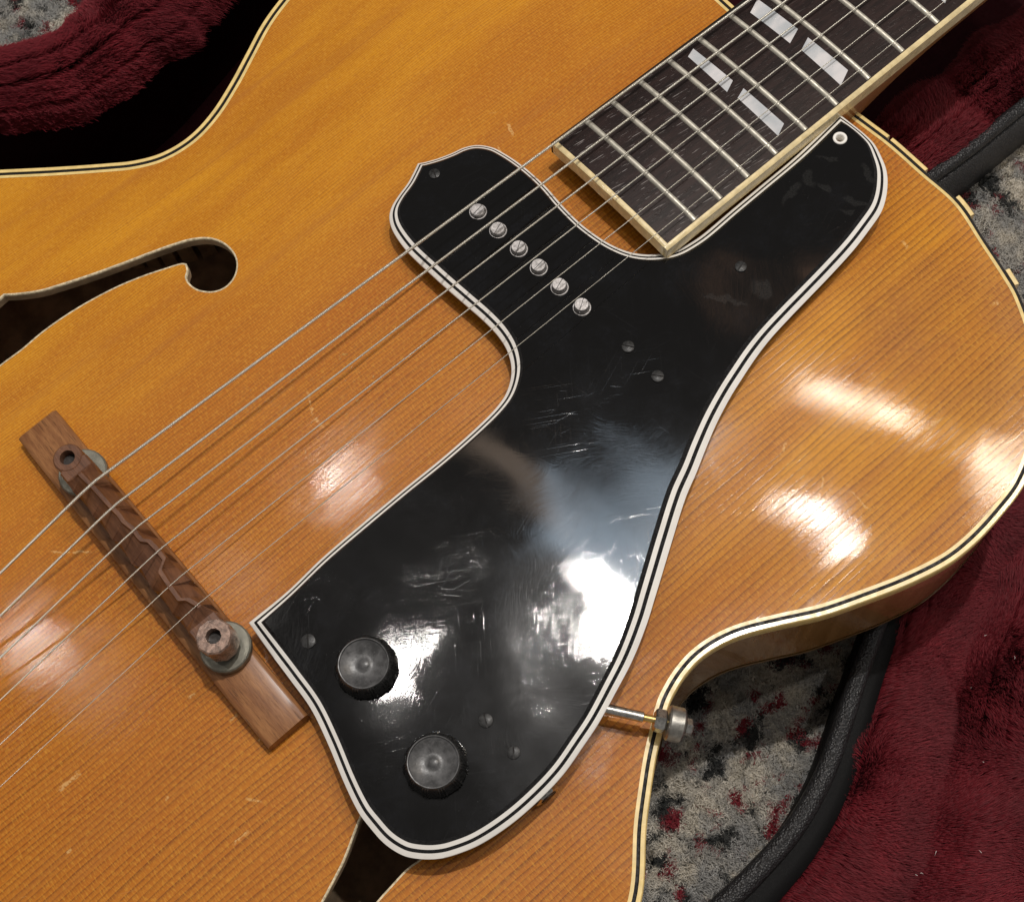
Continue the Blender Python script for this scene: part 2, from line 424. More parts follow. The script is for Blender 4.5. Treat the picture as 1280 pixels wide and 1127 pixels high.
def guard_mat():
    m = Mat('scuffed_black_plastic')
    sc = []
    for i, (ang, sx, sy, th) in enumerate([(.2,.045,3.4,.69),(-.35,.035,4.2,.69),(1.35,.04,3.2,.70),(2.2,.06,3.6,.705),(.8,.07,2.6,.71),(-.9,.035,4.8,.69),(.55,.03,5.5,.68)]):
        v = m.vm('ADD', m.vm('MULTIPLY', m.rotz(m.co, ang), (sx, sy, 0)), (17.3*i, 5.1*i, 0))
        sc.append(m.step(m.noise(v, 1, 2, .5, .15), th, th+.05))
    scr = m.addm(sc)
    wear = m.noise(m.co, .028, 4, .6)
    scr = m.mt('MULTIPLY', scr, m.step(wear, .45, .68, .04, 1.0))
    swv = m.vm('ADD', m.co, m.vm('MULTIPLY', m.vm('SUBTRACT', m.ncol(m.co, .02, 2), (.5,.5,.5)), (60,60,0)))
    hair = m.mt('ADD', m.noise(m.vm('MULTIPLY', m.rotz(swv, -.7), (.09,7.0,0)), 1, 2, .6), m.noise(m.vm('MULTIPLY', m.rotz(swv, .5), (.12,6.0,0)), 1, 2, .6))
    haze = m.noise(m.vm('MULTIPLY', m.rotz(m.co, .3), (.5,1.7,0)), 1, 4, .7)
    wv = m.vm('ADD', m.co, m.vm('MULTIPLY', m.vm('SUBTRACT', m.ncol(m.co, .22, 3), (.5,.5,.5)), (7,7,0)))
    dust = []
    for (px, py), r1, r2, an in [((1012,220),5,3.6,.9),((990,240),8,2.2,.05),((1036,196),5,1.3,-.9),((1033,232),6,1.5,-1.4),((1072,250),6,2.2,-1.2),((1087,215),6,1.8,-1.9),((952,362),6,5,.3),((905,375),12,2.0,-1.0),((1060,262),4,1.6,-1.0)]:
        p = at(px, py, 15); dust.append(m.blob(p, r1*.72, r2*.72, an, wv))
    dust = m.mt('MULTIPLY', m.addm(dust), m.step(m.noise(m.vm('MULTIPLY', m.rotz(m.co,.4), (1.2,4.5,0)), 1, 4, .75), .30, .66))
    film = m.mt('MULTIPLY', m.step(m.noise(m.co, .05, 5, .75), .45, .75), m.step(m.noise(m.co, .9, 4, .75), .35, .7, .1, 1.0))
    c = m.mix(m.mt('MULTIPLY', film, .45), (.0020,.0020,.0023), (.014,.016,.022))
    c = m.mix(m.mt('MULTIPLY', dust, .09), c, (.13,.128,.12))
    c = m.mix(m.mt('MULTIPLY', scr, .10), c, (.10,.11,.135))  # pale scratches, their blue tint standing for hazy light
    speck = m.step(m.voro(m.co, .55), .0, .10, 1.0, 0.0)
    speck = m.mt('MULTIPLY', speck, m.step(m.noise(m.co, .08, 2), .55, .65))
    c = m.mix(m.mt('MULTIPLY', speck, .25), c, (.25,.25,.25))
    und = m.noise(m.co, .018, 1, .4)
    n0 = m.bump(und, 4.0, .36)
    n1 = m.bump(m.mt('ADD', m.mt('MULTIPLY', scr, -.8), hair), .0045, .8, n0)
    r = m.mt('ADD', m.step(m.noise(m.co, .05, 3, .6), .35, .7, .13, .17), m.mt('MULTIPLY', m.mt('MAXIMUM', m.mt('MULTIPLY', scr, .6), dust), .25))
    return m.set(color=c, rough=r, normal=n1, spec=.05, coat=.85, coat_rough=m.mt('ADD', .038, m.mt('MULTIPLY', scr, .06)), coat_normal=n1)
M_GUARD = guard_mat()

def rosewood(name, light, dark, streak=None, along=(0.08,1.0), rough=.5, pores=True, coat_=.15):
    m = Mat(name); sx, sy = along
    g = m.noise(m.vm('MULTIPLY', m.co, (sx, sy, sy)), .55, 4, .65, .3)
    c = m.mix(m.step(g, .3, .72), dark, light)
    fine = m.noise(m.vm('MULTIPLY', m.co, (sx*2.2, sy*2.2, sy*2.2)), 1.4, 3, .6)
    c = m.mix(m.step(fine, .5, .75, 0, .55), c, tuple(x*.45 for x in dark))
    k = {}
    hgt_ = m.mt('MULTIPLY', fine, -1.0)
    if streak is not None:
        v = m.vm('ADD', m.vm('MULTIPLY', m.rotz(m.co, .12), (.13, 2.3, 0)), (3.3, 0, 0))
        s1 = m.step(m.noise(v, 1, 2, .5), .645, .69)
        s1 = m.mt('MULTIPLY', s1, m.step(m.sep(m.co)[0], 215, 262, 1.0, .12))
        c = m.mix(m.mt('MULTIPLY', s1, .75), c, streak)
    if pores:
        v = m.vm('MULTIPLY', m.co, (sx*7, sy*.9, sy*.9))
        p = m.step(m.noise(v, 1.1, 2, .5), .64, .70)
        c = m.mix(m.mt('MULTIPLY', p, .7), c, (.02,.010,.007)); hgt_ = m.mt('SUBTRACT', hgt_, p)
    return m.set(color=c, rough=rough, normal=m.bump(hgt_, .06, .7), spec=.28, coat=coat_, coat_rough=.2)
M_BOARD = rosewood('rosewood_fingerboard', (.030,.016,.0145), (.011,.0062,.006), streak=(.36,.33,.32), along=(.10,.9), rough=.36, coat_=.0)
M_BASE = rosewood('bridge_rosewood', (.36,.165,.062), (.20,.078,.028), along=(.9,.10), rough=.45)
M_SADDLE = rosewood('saddle_rosewood', (.21,.095,.050), (.10,.043,.024), along=(.9,.12), rough=.42)
M_NECK = rosewood('maple_neck', (.40,.19,.055), (.30,.125,.03), along=(.05,.5), rough=.3, pores=False)
def side_mat():
    m = Mat('maple_side')
    x, y, z = m.sep(m.co)
    flame = m.noise(m.vm('MULTIPLY', m.co, (.22,.22,.02)), 1, 3, .6, .6)
    c = m.mix(m.step(flame, .3, .7), (.44,.22,.065), (.60,.33,.12))
    return m.set(color=c, rough=.25, coat=.9, coat_rough=.05, spec=.5)
M_SIDE = side_mat()
M_INSIDE = plain('bare_inside_maple', (.52,.37,.23), .8, spread=.2, scale=.1)
M_METAL = plain('dull_nickel', (.52,.52,.50), .32, 1.0, spread=.15, scale=.6, bump=.01)
M_WHEEL = plain('tarnished_wheel', (.225,.215,.175), .42, .55, spread=.12, scale=.3, bump=.01, dirt=(.15,.16,.13))
M_POLE = plain('pole_steel', (.46,.44,.43), .5, .55, spread=.2, scale=1.0, bump=.02, dirt=(.28,.26,.25))
def string_mat():
    m = Mat('wound_string_steel'); x, y, z = m.sep(m.co)
    h = m.mt('SINE', m.mt('MULTIPLY', x, 2*math.pi/.34))
    n = m.noise(m.vm('MULTIPLY', m.co, (.05,0,0)), 1, 3)
    return m.set(color=m.mix(m.step(n, .3, .7), (.90,.85,.72), (1.0,.97,.86)), metal=.78, rough=.34, normal=m.bump(h, .06, 1.0))
M_STRING = string_mat()
M_FRET = plain('fret_nickel', (.60,.57,.49), .5, .6, spread=.1, scale=.3)
M_BRASS = plain('brass_thread', (.70,.50,.20), .3, 1.0)
M_DARKHOLE = plain('dark_bore', (.02,.015,.012), .6)
M_SCREW = plain('blackened_screw', (.022,.022,.022), .42, .1, spread=.4, scale=1.2, bump=.03, dirt=(.05,.05,.05), spec=.35)
M_KNOB = plain('black_knob', (.022,.022,.022), .30, spread=.3, scale=.8, coat=.5)
M_KNOBTOP = plain('dusty_knob_top', (.080,.080,.082), .36, spread=.25, scale=.4, bump=.05, dirt=(.12,.12,.12))
M_PEARLM = Mat('pearl_inlay')
_n = M_PEARLM.noise(M_PEARLM.vm('MULTIPLY', M_PEARLM.co, (.10,.16,0)), 1, 2, .5, .3)
M_PEARL = M_PEARLM.set(color=M_PEARLM.mix(M_PEARLM.step(_n, .3, .7), (.50,.53,.56), (.74,.72,.73)), rough=.2, coat=.6, coat_rough=.05)
_m = Mat('grained_black_leather')
_v = _m.voro(_m.co, 1.35); _f = _m.noise(_m.co, .7, 4, .7)
M_LEATHER = _m.set(color=_m.mix(_m.step(_f, .35, .7), (.010,.010,.011), (.026,.027,.030)), rough=.42,
                   normal=_m.bump(_m.mt('ADD', _v, _m.mt('MULTIPLY', _f, .8)), .42, .9), spec=.55)
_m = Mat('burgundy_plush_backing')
M_PLUSHBASE = _m.set(color=_m.mix(_m.noise(_m.co, .2, 3), (.007,.001,.0015), (.014,.0015,.003)), rough=1.0, spec=.03)  # colour darkened for the shade deep between the fibres
_m = Mat('burgundy_plush_fibre')
_a = _m.t.nodes.new('ShaderNodeAttribute'); _a.attribute_name = 'shade'
_cl = _m.noise(_m.co, .07, 3, .6)
_c1 = _m.mix(_a.outputs['Fac'], (.055,.0040,.0075), (.285,.0225,.034))
M_PLUSH = _m.set(color=_m.mix(_m.step(_cl, .35, .7, 0, .5), _c1, (.12,.0095,.0155)), rough=.62, spec=.22, sheen=.08, sheen_rough=.4)
_m.put(_m.p.inputs['Sheen Tint'], (.8,.25,.28,1))

def rug_mat(flat=False):
    m = Mat('rug_wool')
    a = m.t.nodes.new('ShaderNodeAttribute'); a.attribute_name = 'root'
    r = m.vm('MULTIPLY', m.co if flat else a.outputs['Vector'], (1,1,0) if flat else (1000,1000,0))
    sh = m.t.nodes.new('ShaderNodeAttribute'); sh.attribute_name = 'shade'
    wv = m.vm('ADD', r, m.vm('MULTIPLY', m.vm('SUBTRACT', m.ncol(r, .10, 3), (.5,.5,.5)), (15,15,0)))
    n1 = m.noise(wv, .055, 5, .7); n2 = m.noise(wv, .085, 4, .65); n3 = m.noise(wv, .095, 4, .65)
    c = m.mix(m.step(n1, .40, .62), (.42,.42,.41), (.88,.82,.70))
    c = m.mix(m.step(n2, .55, .585), c, (.030,.034,.035))
    c = m.mix(m.step(m.noise(wv, .08, 3), .58, .64, 0, .8), c, (.80,.74,.62))
    c = m.mix(m.step(n3, .575, .60), c, (.30,.018,.035))
    c = m.mix(m.mt('MULTIPLY', m.step(m.noise(r, .5, 3, .7), .35, .65), .25), c, (.22,.21,.19))
    if not flat: c = m.mix(m.step(sh.outputs['Fac'], 0, 1, .2, 0), c, (.05,.05,.05))
    return m.set(color=c, rough=.9, spec=.15)
M_RUG = rug_mat()
# ------------------------------------------------------------------ guitar
guitar = empty('archtop_guitar', (0, 0, -52), 'blonde archtop guitar with a big black pickguard, lying across its open case', 'guitar')

# f-holes
FH_B = [(5,368.8),(20,368),(50,363.8),(75,356.5),(112.5,344.3),(150,330.8),(187.5,316.5),(212.5,307.5),(237.5,300),(260,298.3),(277.5,303.8),(291,316.3),(295.5,330),(292.5,345),(282.5,357.5),(267.5,363.8),(250,362.5),(238.8,356),(233.2,347),(235,338),(233,329.5),(226.5,329),(205,335.5),(180,343.8),(150,356),(120,371),(87.5,390),(55,412.5),(25,437.5),(0,456),(-30,484),(-62,520),(-90,560),(-118,590),(-150,598),(-165,575),(-150,552),(-120,545),(-92,520),(-64,462),(-34,404),(-8,380)]
fh_b = spline([on_top(x, y)[:2] for x, y in FH_B], True, 6, (0, 20))
FH_T = [(545,925),(516,938),(488,962),(468,988),(451.6,1020.6),(431,1073.8),(414.8,1105.8),(396,1140),(372,1175),(345,1205),(330,1240),(350,1270),(385,1262),(412,1215),(440,1165),(470,1127),(489,1105.8),(509,1084.7),(525,1073),(556,1047),(584,1012),(596,975),(580,940)]
fh_t = spline([on_top(x, y)[:2] for x, y in FH_T], True, 6)

# soundboard
loop_in = rim_loop(3.6)
sheet(loop_in, [fh_b, fh_t], ztop, 4.0, 'soundboard', M_TOP, guitar)
def fhole_edge(h):
    s = 1 if area2(h) > 0 else -1
    o = inset(h, -s*.55)
    a = np.column_stack([o, ztop(o[:,0], o[:,1]) + .05]); b = np.column_stack([h, ztop(h[:,0], h[:,1]) + .05])
    jit = rng.normal(0, .12, len(h)); b2 = b.copy(); b2[:,2] -= .5 + np.abs(jit)
    c = b.copy(); c[:,2] -= 4.2
    b2[:,2] = b[:,2] - 1.1 - np.abs(jit)
    V, Fs = strip_mesh([a, b, b2]); mesh('f_hole_edge', V, Fs, M_RAWEDGE, guitar)
    V, Fs = strip_mesh([b2, c]); mesh('f_hole_wall', V, Fs, M_INSIDE, guitar)
fhole_edge(fh_b); fhole_edge(fh_t)

# binding plies round the rim: inner cream, black line, outer cream (broken away on the horn)
def ply(name, d0, d1, mat_, z0=0.0, z1=0.0, depth=0.0, rng_=None, closed=True, parent=guitar):
    a, b = rim_loop(d0), rim_loop(d1)
    if rng_ is not None:
        idx = np.arange(rng_[0], rng_[1] + 1) % len(a); a, b = a[idx], b[idx]
    za = np.full(len(a), z0); zb = np.full(len(b), z1)
    if depth:
        mid_ = (a*.75 + b*.25)
        loops = [np.column_stack([a, za - depth]), np.column_stack([a, za - .5]), np.column_stack([mid_, za]), np.column_stack([b, zb]), np.column_stack([b, zb - depth])]
    else: loops = [np.column_stack([a, za]), np.column_stack([b, zb])]
    V, Fs = strip_mesh(loops, closed)
    if depth and not closed:
        n = len(a); Fs.append(tuple(k*n for k in range(5))); Fs.append(tuple(k*n + n-1 for k in range(5))[::-1])
    return mesh(name, V, Fs, mat_, parent, sharp=40)
ply('inner_binding', 2.55, 3.65, M_CREAM, .06, float(0.10), 0)
ply('black_binding_line', 1.35, 2.6, M_BLKLINE, .02, .05, 3.0)
NR = len(RIM0)
def rim_index(px, py):
    q = at(px, py, 0)[:2]; return int(np.argmin(((RIM0 - q)**2).sum(1)))
i0, i1 = rim_index(1066,140), rim_index(1160,211)
ply('outer_binding', -.15, 1.42, M_CREAM, .12, .10, 5.5, (i0, rim_index(1117,174)-1), False)
ply('outer_binding', -.20, 1.42, M_CREAM, .16, .10, 5.5, (rim_index(1117,174), i1), False)
ply('binding_chip', -.25, 1.42, M_CREAM, .25, .12, 5.0, (rim_index(1198,243), rim_index(1217,268)), False).data.materials[0] = M_CREAM
ply('binding_chip', -.25, 1.42, M_CREAM, .25, .12, 5.0, (rim_index(1263,338), rim_index(1273,355)), False)
ply('outer_binding', -.15, 1.42, M_CREAM, .12, .10, 5.5, (rim_index(1305,470), i0 - 1 + NR), False)
# sides, back and ledge
DEPTH = 50.0
a = rim_loop(0.0); b = rim_loop(2.0)
loops = [np.column_stack([b, np.full(len(a), -4.8)]), np.column_stack([a, np.full(len(a), -5.0)]), np.column_stack([a, np.full(len(a), -DEPTH+3)])]
V, Fs = strip_mesh(loops); mesh('side', V, Fs, M_SIDE, guitar, sharp=40)
bb = inset(rim, -SGN*.25); bl = spline(bb, True, NSEG, (i_corner,))
loops = [np.column_stack([bl, np.full(len(a), -DEPTH+3)]), np.column_stack([bl, np.full(len(a), -DEPTH+.5)]), np.column_stack([a, np.full(len(a), -DEPTH)]), np.column_stack([rim_loop(3), np.full(len(a), -DEPTH)])]
V, Fs = strip_mesh(loops); mesh('back_binding', V, Fs, plain('dark_aged_binding', (.30,.17,.06), .4), guitar, sharp=50)
sheet(rim_loop(3), [], lambda u, v: -DEPTH - .25*ztop(u, v), 14.0, 'back', M_INSIDE, guitar)
# kerfed lining seen through the bass f-hole: small blocks glued along the side
li = rim_loop(1.2); li2 = rim_loop(16.0)
lin_mesh = None
iA, iB = rim_index(-40, 214), rim_index(300, 80)
if iA > iB: iA -= NR
path = np.array([li[k % NR] for k in range(iA, iB+1)]); path2 = np.array([li2[k % NR] for k in range(iA, iB+1)])
sl = np.concatenate([[0], np.cumsum(np.linalg.norm(np.diff(path, axis=0), axis=1))])
lining = ply('lining_strip', 1.0, 2.4, M_INSIDE, -DEPTH+16, -DEPTH+14, 0, (iA, iB), False)
for k, s0 in enumerate(np.arange(2, sl[-1]-6, 5.6)):
    q = []
    for ss, pp in ((s0, path), (s0+4.2, path), (s0+4.2, path2), (s0, path2)):
        q.append((np.interp(ss, sl, pp[:,0]), np.interp(ss, sl, pp[:,1])))
    V, Fs = prism(np.array(q), -DEPTH+1, np.array([-DEPTH+20, -DEPTH+20, -DEPTH+12, -DEPTH+12]))
    mesh('lining_block', V, Fs, M_INSIDE, lining, smooth=False)

# ------------------------------------------------------------------ neck and fingerboard
zb_ = lambda u, v=0: zfret(u) - 1.0                    # board surface at its edges
def fb(px, py): return at(px, py, lambda u, v: zb_(u))
eb, et = fb(687.5, 178.5), fb(835, 312)                   # end corners
far_b, far_t = fb(928, 0), fb(1222.7, -3)
U_END = (eb[0] + et[0]) / 2
def edge_v(p, q, u): return p[1] + (q[1]-p[1]) * (u - p[0]) / (q[0] - p[0])
vb = lambda u: edge_v(eb, far_b, u); vt = lambda u: edge_v(et, far_t, u)
def crown(u, v):
    h = (vb(u) - vt(u)) / 2; c = (vb(u) + vt(u)) / 2
    return zb_(u) + (h*h - (v - c)**2) / 610.0
U_FAR = 420.0; BT = 1.7                                 # binding thickness
us = np.linspace(U_END + BT, U_FAR, 40); fr = np.linspace(0, 1, 13)
V = []; Fs = []
for u in us:
    for f in fr:
        v = (vt(u)+BT) + (vb(u)-vt(u)-2*BT) * f; V.append((u, v, crown(u, v)))
for i in range(len(us)-1):
    for j in range(len(fr)-1):
        k = i*len(fr)+j; Fs.append((k, k+len(fr), k+len(fr)+1, k+1))
fingerboard = mesh('fingerboard', V, Fs, M_BOARD, guitar)
def board_band(name, pts_out, pts_in, drop, mat_):
    o = np.array([(p[0], p[1], crown(p[0], p[1]) + .02) for p in pts_out]); i_ = np.array([(p[0], p[1], crown(p[0], p[1]) + .02) for p in pts_in])
    lo = o.copy(); lo[:,2] -= drop; md = o.copy(); md[:,2] -= .35
    mid_ = o*.7 + i_*.3; mid_[:,2] = o[:,2] + .03
    li_ = i_.copy(); li_[:,2] -= drop
    V, Fs = strip_mesh([lo, md, mid_, i_, li_], False)
    n = len(o); Fs += [tuple(k*n for k in range(5)), tuple(k*n+n-1 for k in range(5))[::-1]]
    return mesh(name, V, Fs, mat_, fingerboard, sharp=45)
uu = np.linspace(U_END, U_FAR, 36)
board_band('treble_binding', [(u, vt(u)) for u in uu], [(max(u, U_END+BT*.0), vt(u)+BT) for u in uu], 6.0, M_FCREAM)
board_band('bass_binding', [(u, vb(u)) for u in uu], [(u, vb(u)-.9) for u in uu], 6.0, M_BLKLINE)
vv_ = np.linspace(vb(U_END)-.9, vt(U_END)+BT, 20)
board_band('end_binding', [(U_END + rng.normal(0,.05), v) for v in vv_], [(U_END+BT, v) for v in vv_], 6.0, M_FCREAM)
# slab of the board under the surface
us2 = np.linspace(U_END+BT, U_FAR, 20)
Lp = np.array([(u, vt(u)+BT) for u in us2] + [(u, vb(u)-.9) for u in us2[::-1]])
V, Fs = prism(Lp, np.array([zb_(p[0]) - 6 for p in Lp]), np.array([zb_(p[0]) - .4 for p in Lp])); mesh('board_core', V, Fs, M_BOARD, fingerboard, smooth=False)
# frets
for n in range(20, 9, -1):
    u = 628.0 * 2**(-n/12.0)
    lo_, hi_ = vt(u) + BT + .25, vb(u) - 1.3
    loops = []
    for q, v in enumerate(np.linspace(lo_, hi_, 17)):
        z = crown(u, v); e = 1.0 if 0 < q < 16 else .55
        loops.append([(u + du, v, z + dz*e) for du, dz in ((-1.05,-.05),(-.92,.35),(-.52,.78),(0,.92),(.52,.78),(.92,.35),(1.05,-.05))])
    V = [p for l in loops for p in l]; Fs = []
    for i in range(16):
        for j in range(6): k = i*7+j; Fs.append((k, k+7, k+8, k+1))
    Fs += [tuple(range(7)), tuple(range(16*7, 17*7))[::-1]]
    mesh('fret', V, Fs, M_FRET, fingerboard, sharp=60)
# pearl inlays
INL = [[(860,71),(866.6,61),(916,101),(908.8,115.3)], [(922,122.8),(929.4,110.6),(980,154.7),(972.5,170)],
       [(937.8,16),(947,-1),(997.4,36.6),(987.5,54.4)], [(1001.6,62.8),(1010,47),(1060,88),(1051,107)]]
inl_w = []
for q in INL:
    c = np.array([at(x, y, lambda u, v: float(crown(u, v)))[:2] for x, y in q]); inl_w.append(c)
sh12 = (628*2**(-11.5/12) - 628*2**(-14.5/12))
inl_w += [inl_w[2] + [sh12, 0], inl_w[3] + [sh12, 0]]
for c in inl_w:
    n = 6; V = []; Fs = []
    for i in range(n+1):
        for j in range(2):
            a_ = c[0]*(1-i/n) + c[3]*(i/n) if j == 0 else c[1]*(1-i/n) + c[2]*(i/n)
            # run along the long side of the parallelogram
            a_ = (c[0]*(1-i/n) + c[3]*(i/n)) if False else ((c[0] if j == 0 else c[1])*(1-i/n) + (c[3] if j == 0 else c[2])*(i/n))
            V.append((a_[0], a_[1], crown(a_[0], a_[1]) + .035))
    for i in range(n): Fs.append((2*i, 2*i+1, 2*i+3, 2*i+2))
    mesh('pearl_inlay', V, Fs, M_PEARL, fingerboard, smooth=True)
# neck under the board, with its heel
V = []; Fs = []; us3 = np.linspace(262, U_FAR, 24); nn = 15
for u in us3:
    c = (vb(u)+vt(u))/2; h = (vb(u)-vt(u))/2; heel = max(0, 1 - (u-262)/62.0)**1.6
    dp = 17 + heel*30
    for j in range(nn):
        a_ = math.pi * j/(nn-1); e = 1.0 - .35*heel
        x = math.copysign(abs(math.cos(a_))**e, math.cos(a_))
        V.append((u, c + (h-.25)*x, zb_(u) - 6.0 - dp*math.sin(a_)**.9))
for i in range(len(us3)-1):
    for j in range(nn-1): k = i*nn+j; Fs.append((k, k+1, k+nn+1, k+nn))
Fs.append(tuple(range(nn))); mesh('neck', V, Fs, M_NECK, guitar)
# raised tongue that carries the board over the top
Lp = np.array([(215, -17), (278, -21), (278, 21), (215, 17)])
V, Fs = prism(Lp, np.array([6.5, -1, -1, 6.5]), np.array([zb_(p[0]) - 6.2 for p in Lp])); mesh('neck_extension', V, Fs, M_NECK, guitar, smooth=False)

# ------------------------------------------------------------------ bridge
def wheel_uv(px, py): return at(px, py, 25.0)[:2]
pb, pt = at(84.5, 572, 33.5)[:2], at(267, 795, 33.5)[:2]
cA = [at(*p, 14.8)[:2] for p in ((17.7,551),(64.8,514),(387.7,888.5),(338.7,931))]
va, vz = (cA[0][1]+cA[1][1])/2, (cA[2][1]+cA[3][1])/2
ul = (cA[0][0]+cA[3][0])/2; ur = (cA[1][0]+cA[2][0])/2
vs_ = np.linspace(va, vz, 42); V = []; Fs = []
prof_n = 9
for i, v in enumerate(vs_):
    t = abs((v - (va+vz)/2) / ((va-vz)/2)); hh_ = 8.3 - 2.7*max(0, (t-.5)/.5)**1.3
    e = .35 if i in (0, 41) else 0
    zt_l, zt_r = float(ztop(ul, v)), float(ztop(ur, v)); zt = max(zt_l, zt_r) + hh_
    nick = .0
    for du, zz_ in ((ul, zt_l-.6), (ul, zt-.9-e), (ul+.5, zt-.3-e), (ul+1.4, zt-e), ((ul+ur)/2, zt-e), (ur-1.4, zt-e), (ur-.5, zt-.3-e), (ur, zt-.9-e), (ur, zt_r-.6)):
        V.append((du, v, zz_))
for i in range(41):
    for j in range(prof_n-1): k = i*prof_n+j; Fs.append((k, k+1, k+prof_n+1, k+prof_n))
Fs += [tuple(range(prof_n)), tuple(range(41*prof_n, 42*prof_n))[::-1]]
bridge = mesh('bridge', V, Fs, M_BASE, guitar, sharp=35)
for c in (pb, pt):
    ztb = float(ztop(*c)) + 8.3
    V, Fs = lathe([(7.3, 0), (7.8, .5), (7.8, 2.6), (7.3, 3.0), (2.8, 3.05)], c[0], c[1], ztb, 56, rad=lambda k, a, r: r - (.12 if k in (1,2) and int(a*28/math.pi) % 2 else 0))
    mesh('thumbwheel', V, Fs, M_WHEEL, bridge, sharp=40)
    V, Fs = lathe([(2.0, -1), (2.0, 9.0)], c[0], c[1], ztb, 20); mesh('post', V, Fs, M_METAL, bridge, sharp=40)
# saddle: body that follows the posts, sloped shoulders and a zigzag crest
CREST_PX = [(100,592),(116,608),(134,628),(148.4,642.6),(154,651),(165.4,659.6),(172.5,669.6),(176.8,674.5),(186,675.5),(195.2,685),(205.2,698),(199.5,713),(210.9,730.6),(224.3,749),(233.6,748),(247.8,756)]
crest = np.array([at(x, y, 37.6)[:2] for x, y in CREST_PX])
crest = crest[np.argsort(-crest[:,1])]
cu = lambda v: float(np.interp(-v, -crest[:,1], crest[:,0]))
cmid = lambda v: pb[0] + (pt[0]-pb[0]) * (v - pb[1]) / (pt[1] - pb[1])
vs_ = np.linspace(pb[1]-2.6, pt[1]+2.6, 150); V = []; Fs = []
for v in vs_:
    m0 = cmid(v); t = np.clip(min(pb[1]-6.5-v, v-(pt[1]+6.0)) / 2.2, 0, 1); c_ = cu(v)
    w0 = 4.9
    flat = [(m0-w0, 24.5), (m0-w0, 32.6), (m0-w0+.5, 33.5), (m0-2, 33.6), (m0+2, 33.6), (m0+w0-.5, 33.5), (m0+w0, 32.6), (m0+w0, 24.5)]
    sw = ((v + 30.5) / 10.2) % 1.0; cut = 1.7*sw if sw < .82 else 1.7*(1-sw)/.18*.82; sw2 = ((v + 26.0) / 10.2) % 1.0
    ridge = [(m0-5.2, 24.5), (m0-5.2+cut, 31.4 - .6*sw), (c_-.95, 36.2), (c_-.62, 37.5), (c_+.62, 37.5), (c_+.95, 36.2), (m0+5.2-1.5*sw2, 31.2), (m0+5.2, 24.5)]
    for (a0, z0_), (a1, z1_) in zip(flat, ridge): V.append((a0*(1-t)+a1*t, v, z0_*(1-t)+z1_*t))
for i in range(len(vs_)-1):
    for j in range(7): k = i*8+j; Fs.append((k, k+1, k+9, k+8))
Fs += [tuple(range(8)), tuple(range((len(vs_)-1)*8, len(vs_)*8))[::-1]]
saddle = mesh('saddle', V, Fs, M_SADDLE, bridge, smooth=False)
for c, seg_, mt_, r_ in ((pb, 28, M_SADDLE, 4.6), (pt, 10, plain('worn_saddle_end', (.30,.20,.155), .26, .3, spread=.3, scale=.7, bump=.05, dirt=(.14,.07,.045)), 5.5)):
    V, Fs = lathe([(r_, 24.5), (r_, 33.3), (r_-.5, 33.8), (2.35, 33.8), (2.3, 33.4), (2.3, 30.5), (.4, 30.4)], c[0], c[1], 0, seg_)
    fm = [0]*len(Fs)
    for i in range(5*seg_, len(Fs)): fm[i] = 1
    mesh('saddle_end', V, Fs, [mt_, M_DARKHOLE], bridge, sharp=40, fmat=fm)

# ------------------------------------------------------------------ strings
STR = [((113.5,605),(937,0),1.32,(0,713)),((141,633),(984,0),1.07,(17,750)),((168,661),(1034,0),.81,(74,748)),((197,688.5),(1083,0),.62,(132,750)),((220,724.5),(1134,0),.44,None),((243.5,758),(1183,0),.34,None)]
for (b_, f_, dia, tail) in STR:
    P0 = at(*b_, 38.0); P1 = at(*f_, lambda u, v: zs(u))
    d = (P1 - P0) / (P1[0] - P0[0]); A = P0 + d * (420 - P0[0])
    Bk = np.array([-146.0, P0[1]*.90, 38.0 - 146*.19])
    path = [Bk, P0 + (Bk-P0)*.03 + [0,0,-.05], P0 + (A-P0)*.004, A]
    V, Fs = tube(path, dia*.37, 12); mesh('string', V, Fs, M_STRING, guitar)
# tailpiece that anchors the strings
bar = np.array([(-158,-31),(-143,-31),(-141,-27),(-141,27),(-143,31),(-158,31)])
V1 = prism(bar, 7.6, 12.0); arms = []
for s_ in (-1, 1):
    arms.append(tube([(-154, s_*20, 9.6), (-190, s_*14, 8.6), (-226, s_*9, 3.0), (-231, s_*9, -12)], 2.2, 10))
V, Fs, fm = join([V1] + arms); mesh('tailpiece', V, Fs, M_METAL, guitar, sharp=30)

# ------------------------------------------------------------------ pickguard
def zg(u, v):
    """the guard slopes with the neck and is slightly warped"""
    u = np.asarray(u, float); v = np.asarray(v, float)
    base = 21.7 - 0.030*u
    warp = .9*np.sin((u*.6 - v*.8)/46 + .6) + .7*np.sin((u*.5 + v)/38.0) - .0003*np.maximum(0, -v-60)**2
    return base + warp
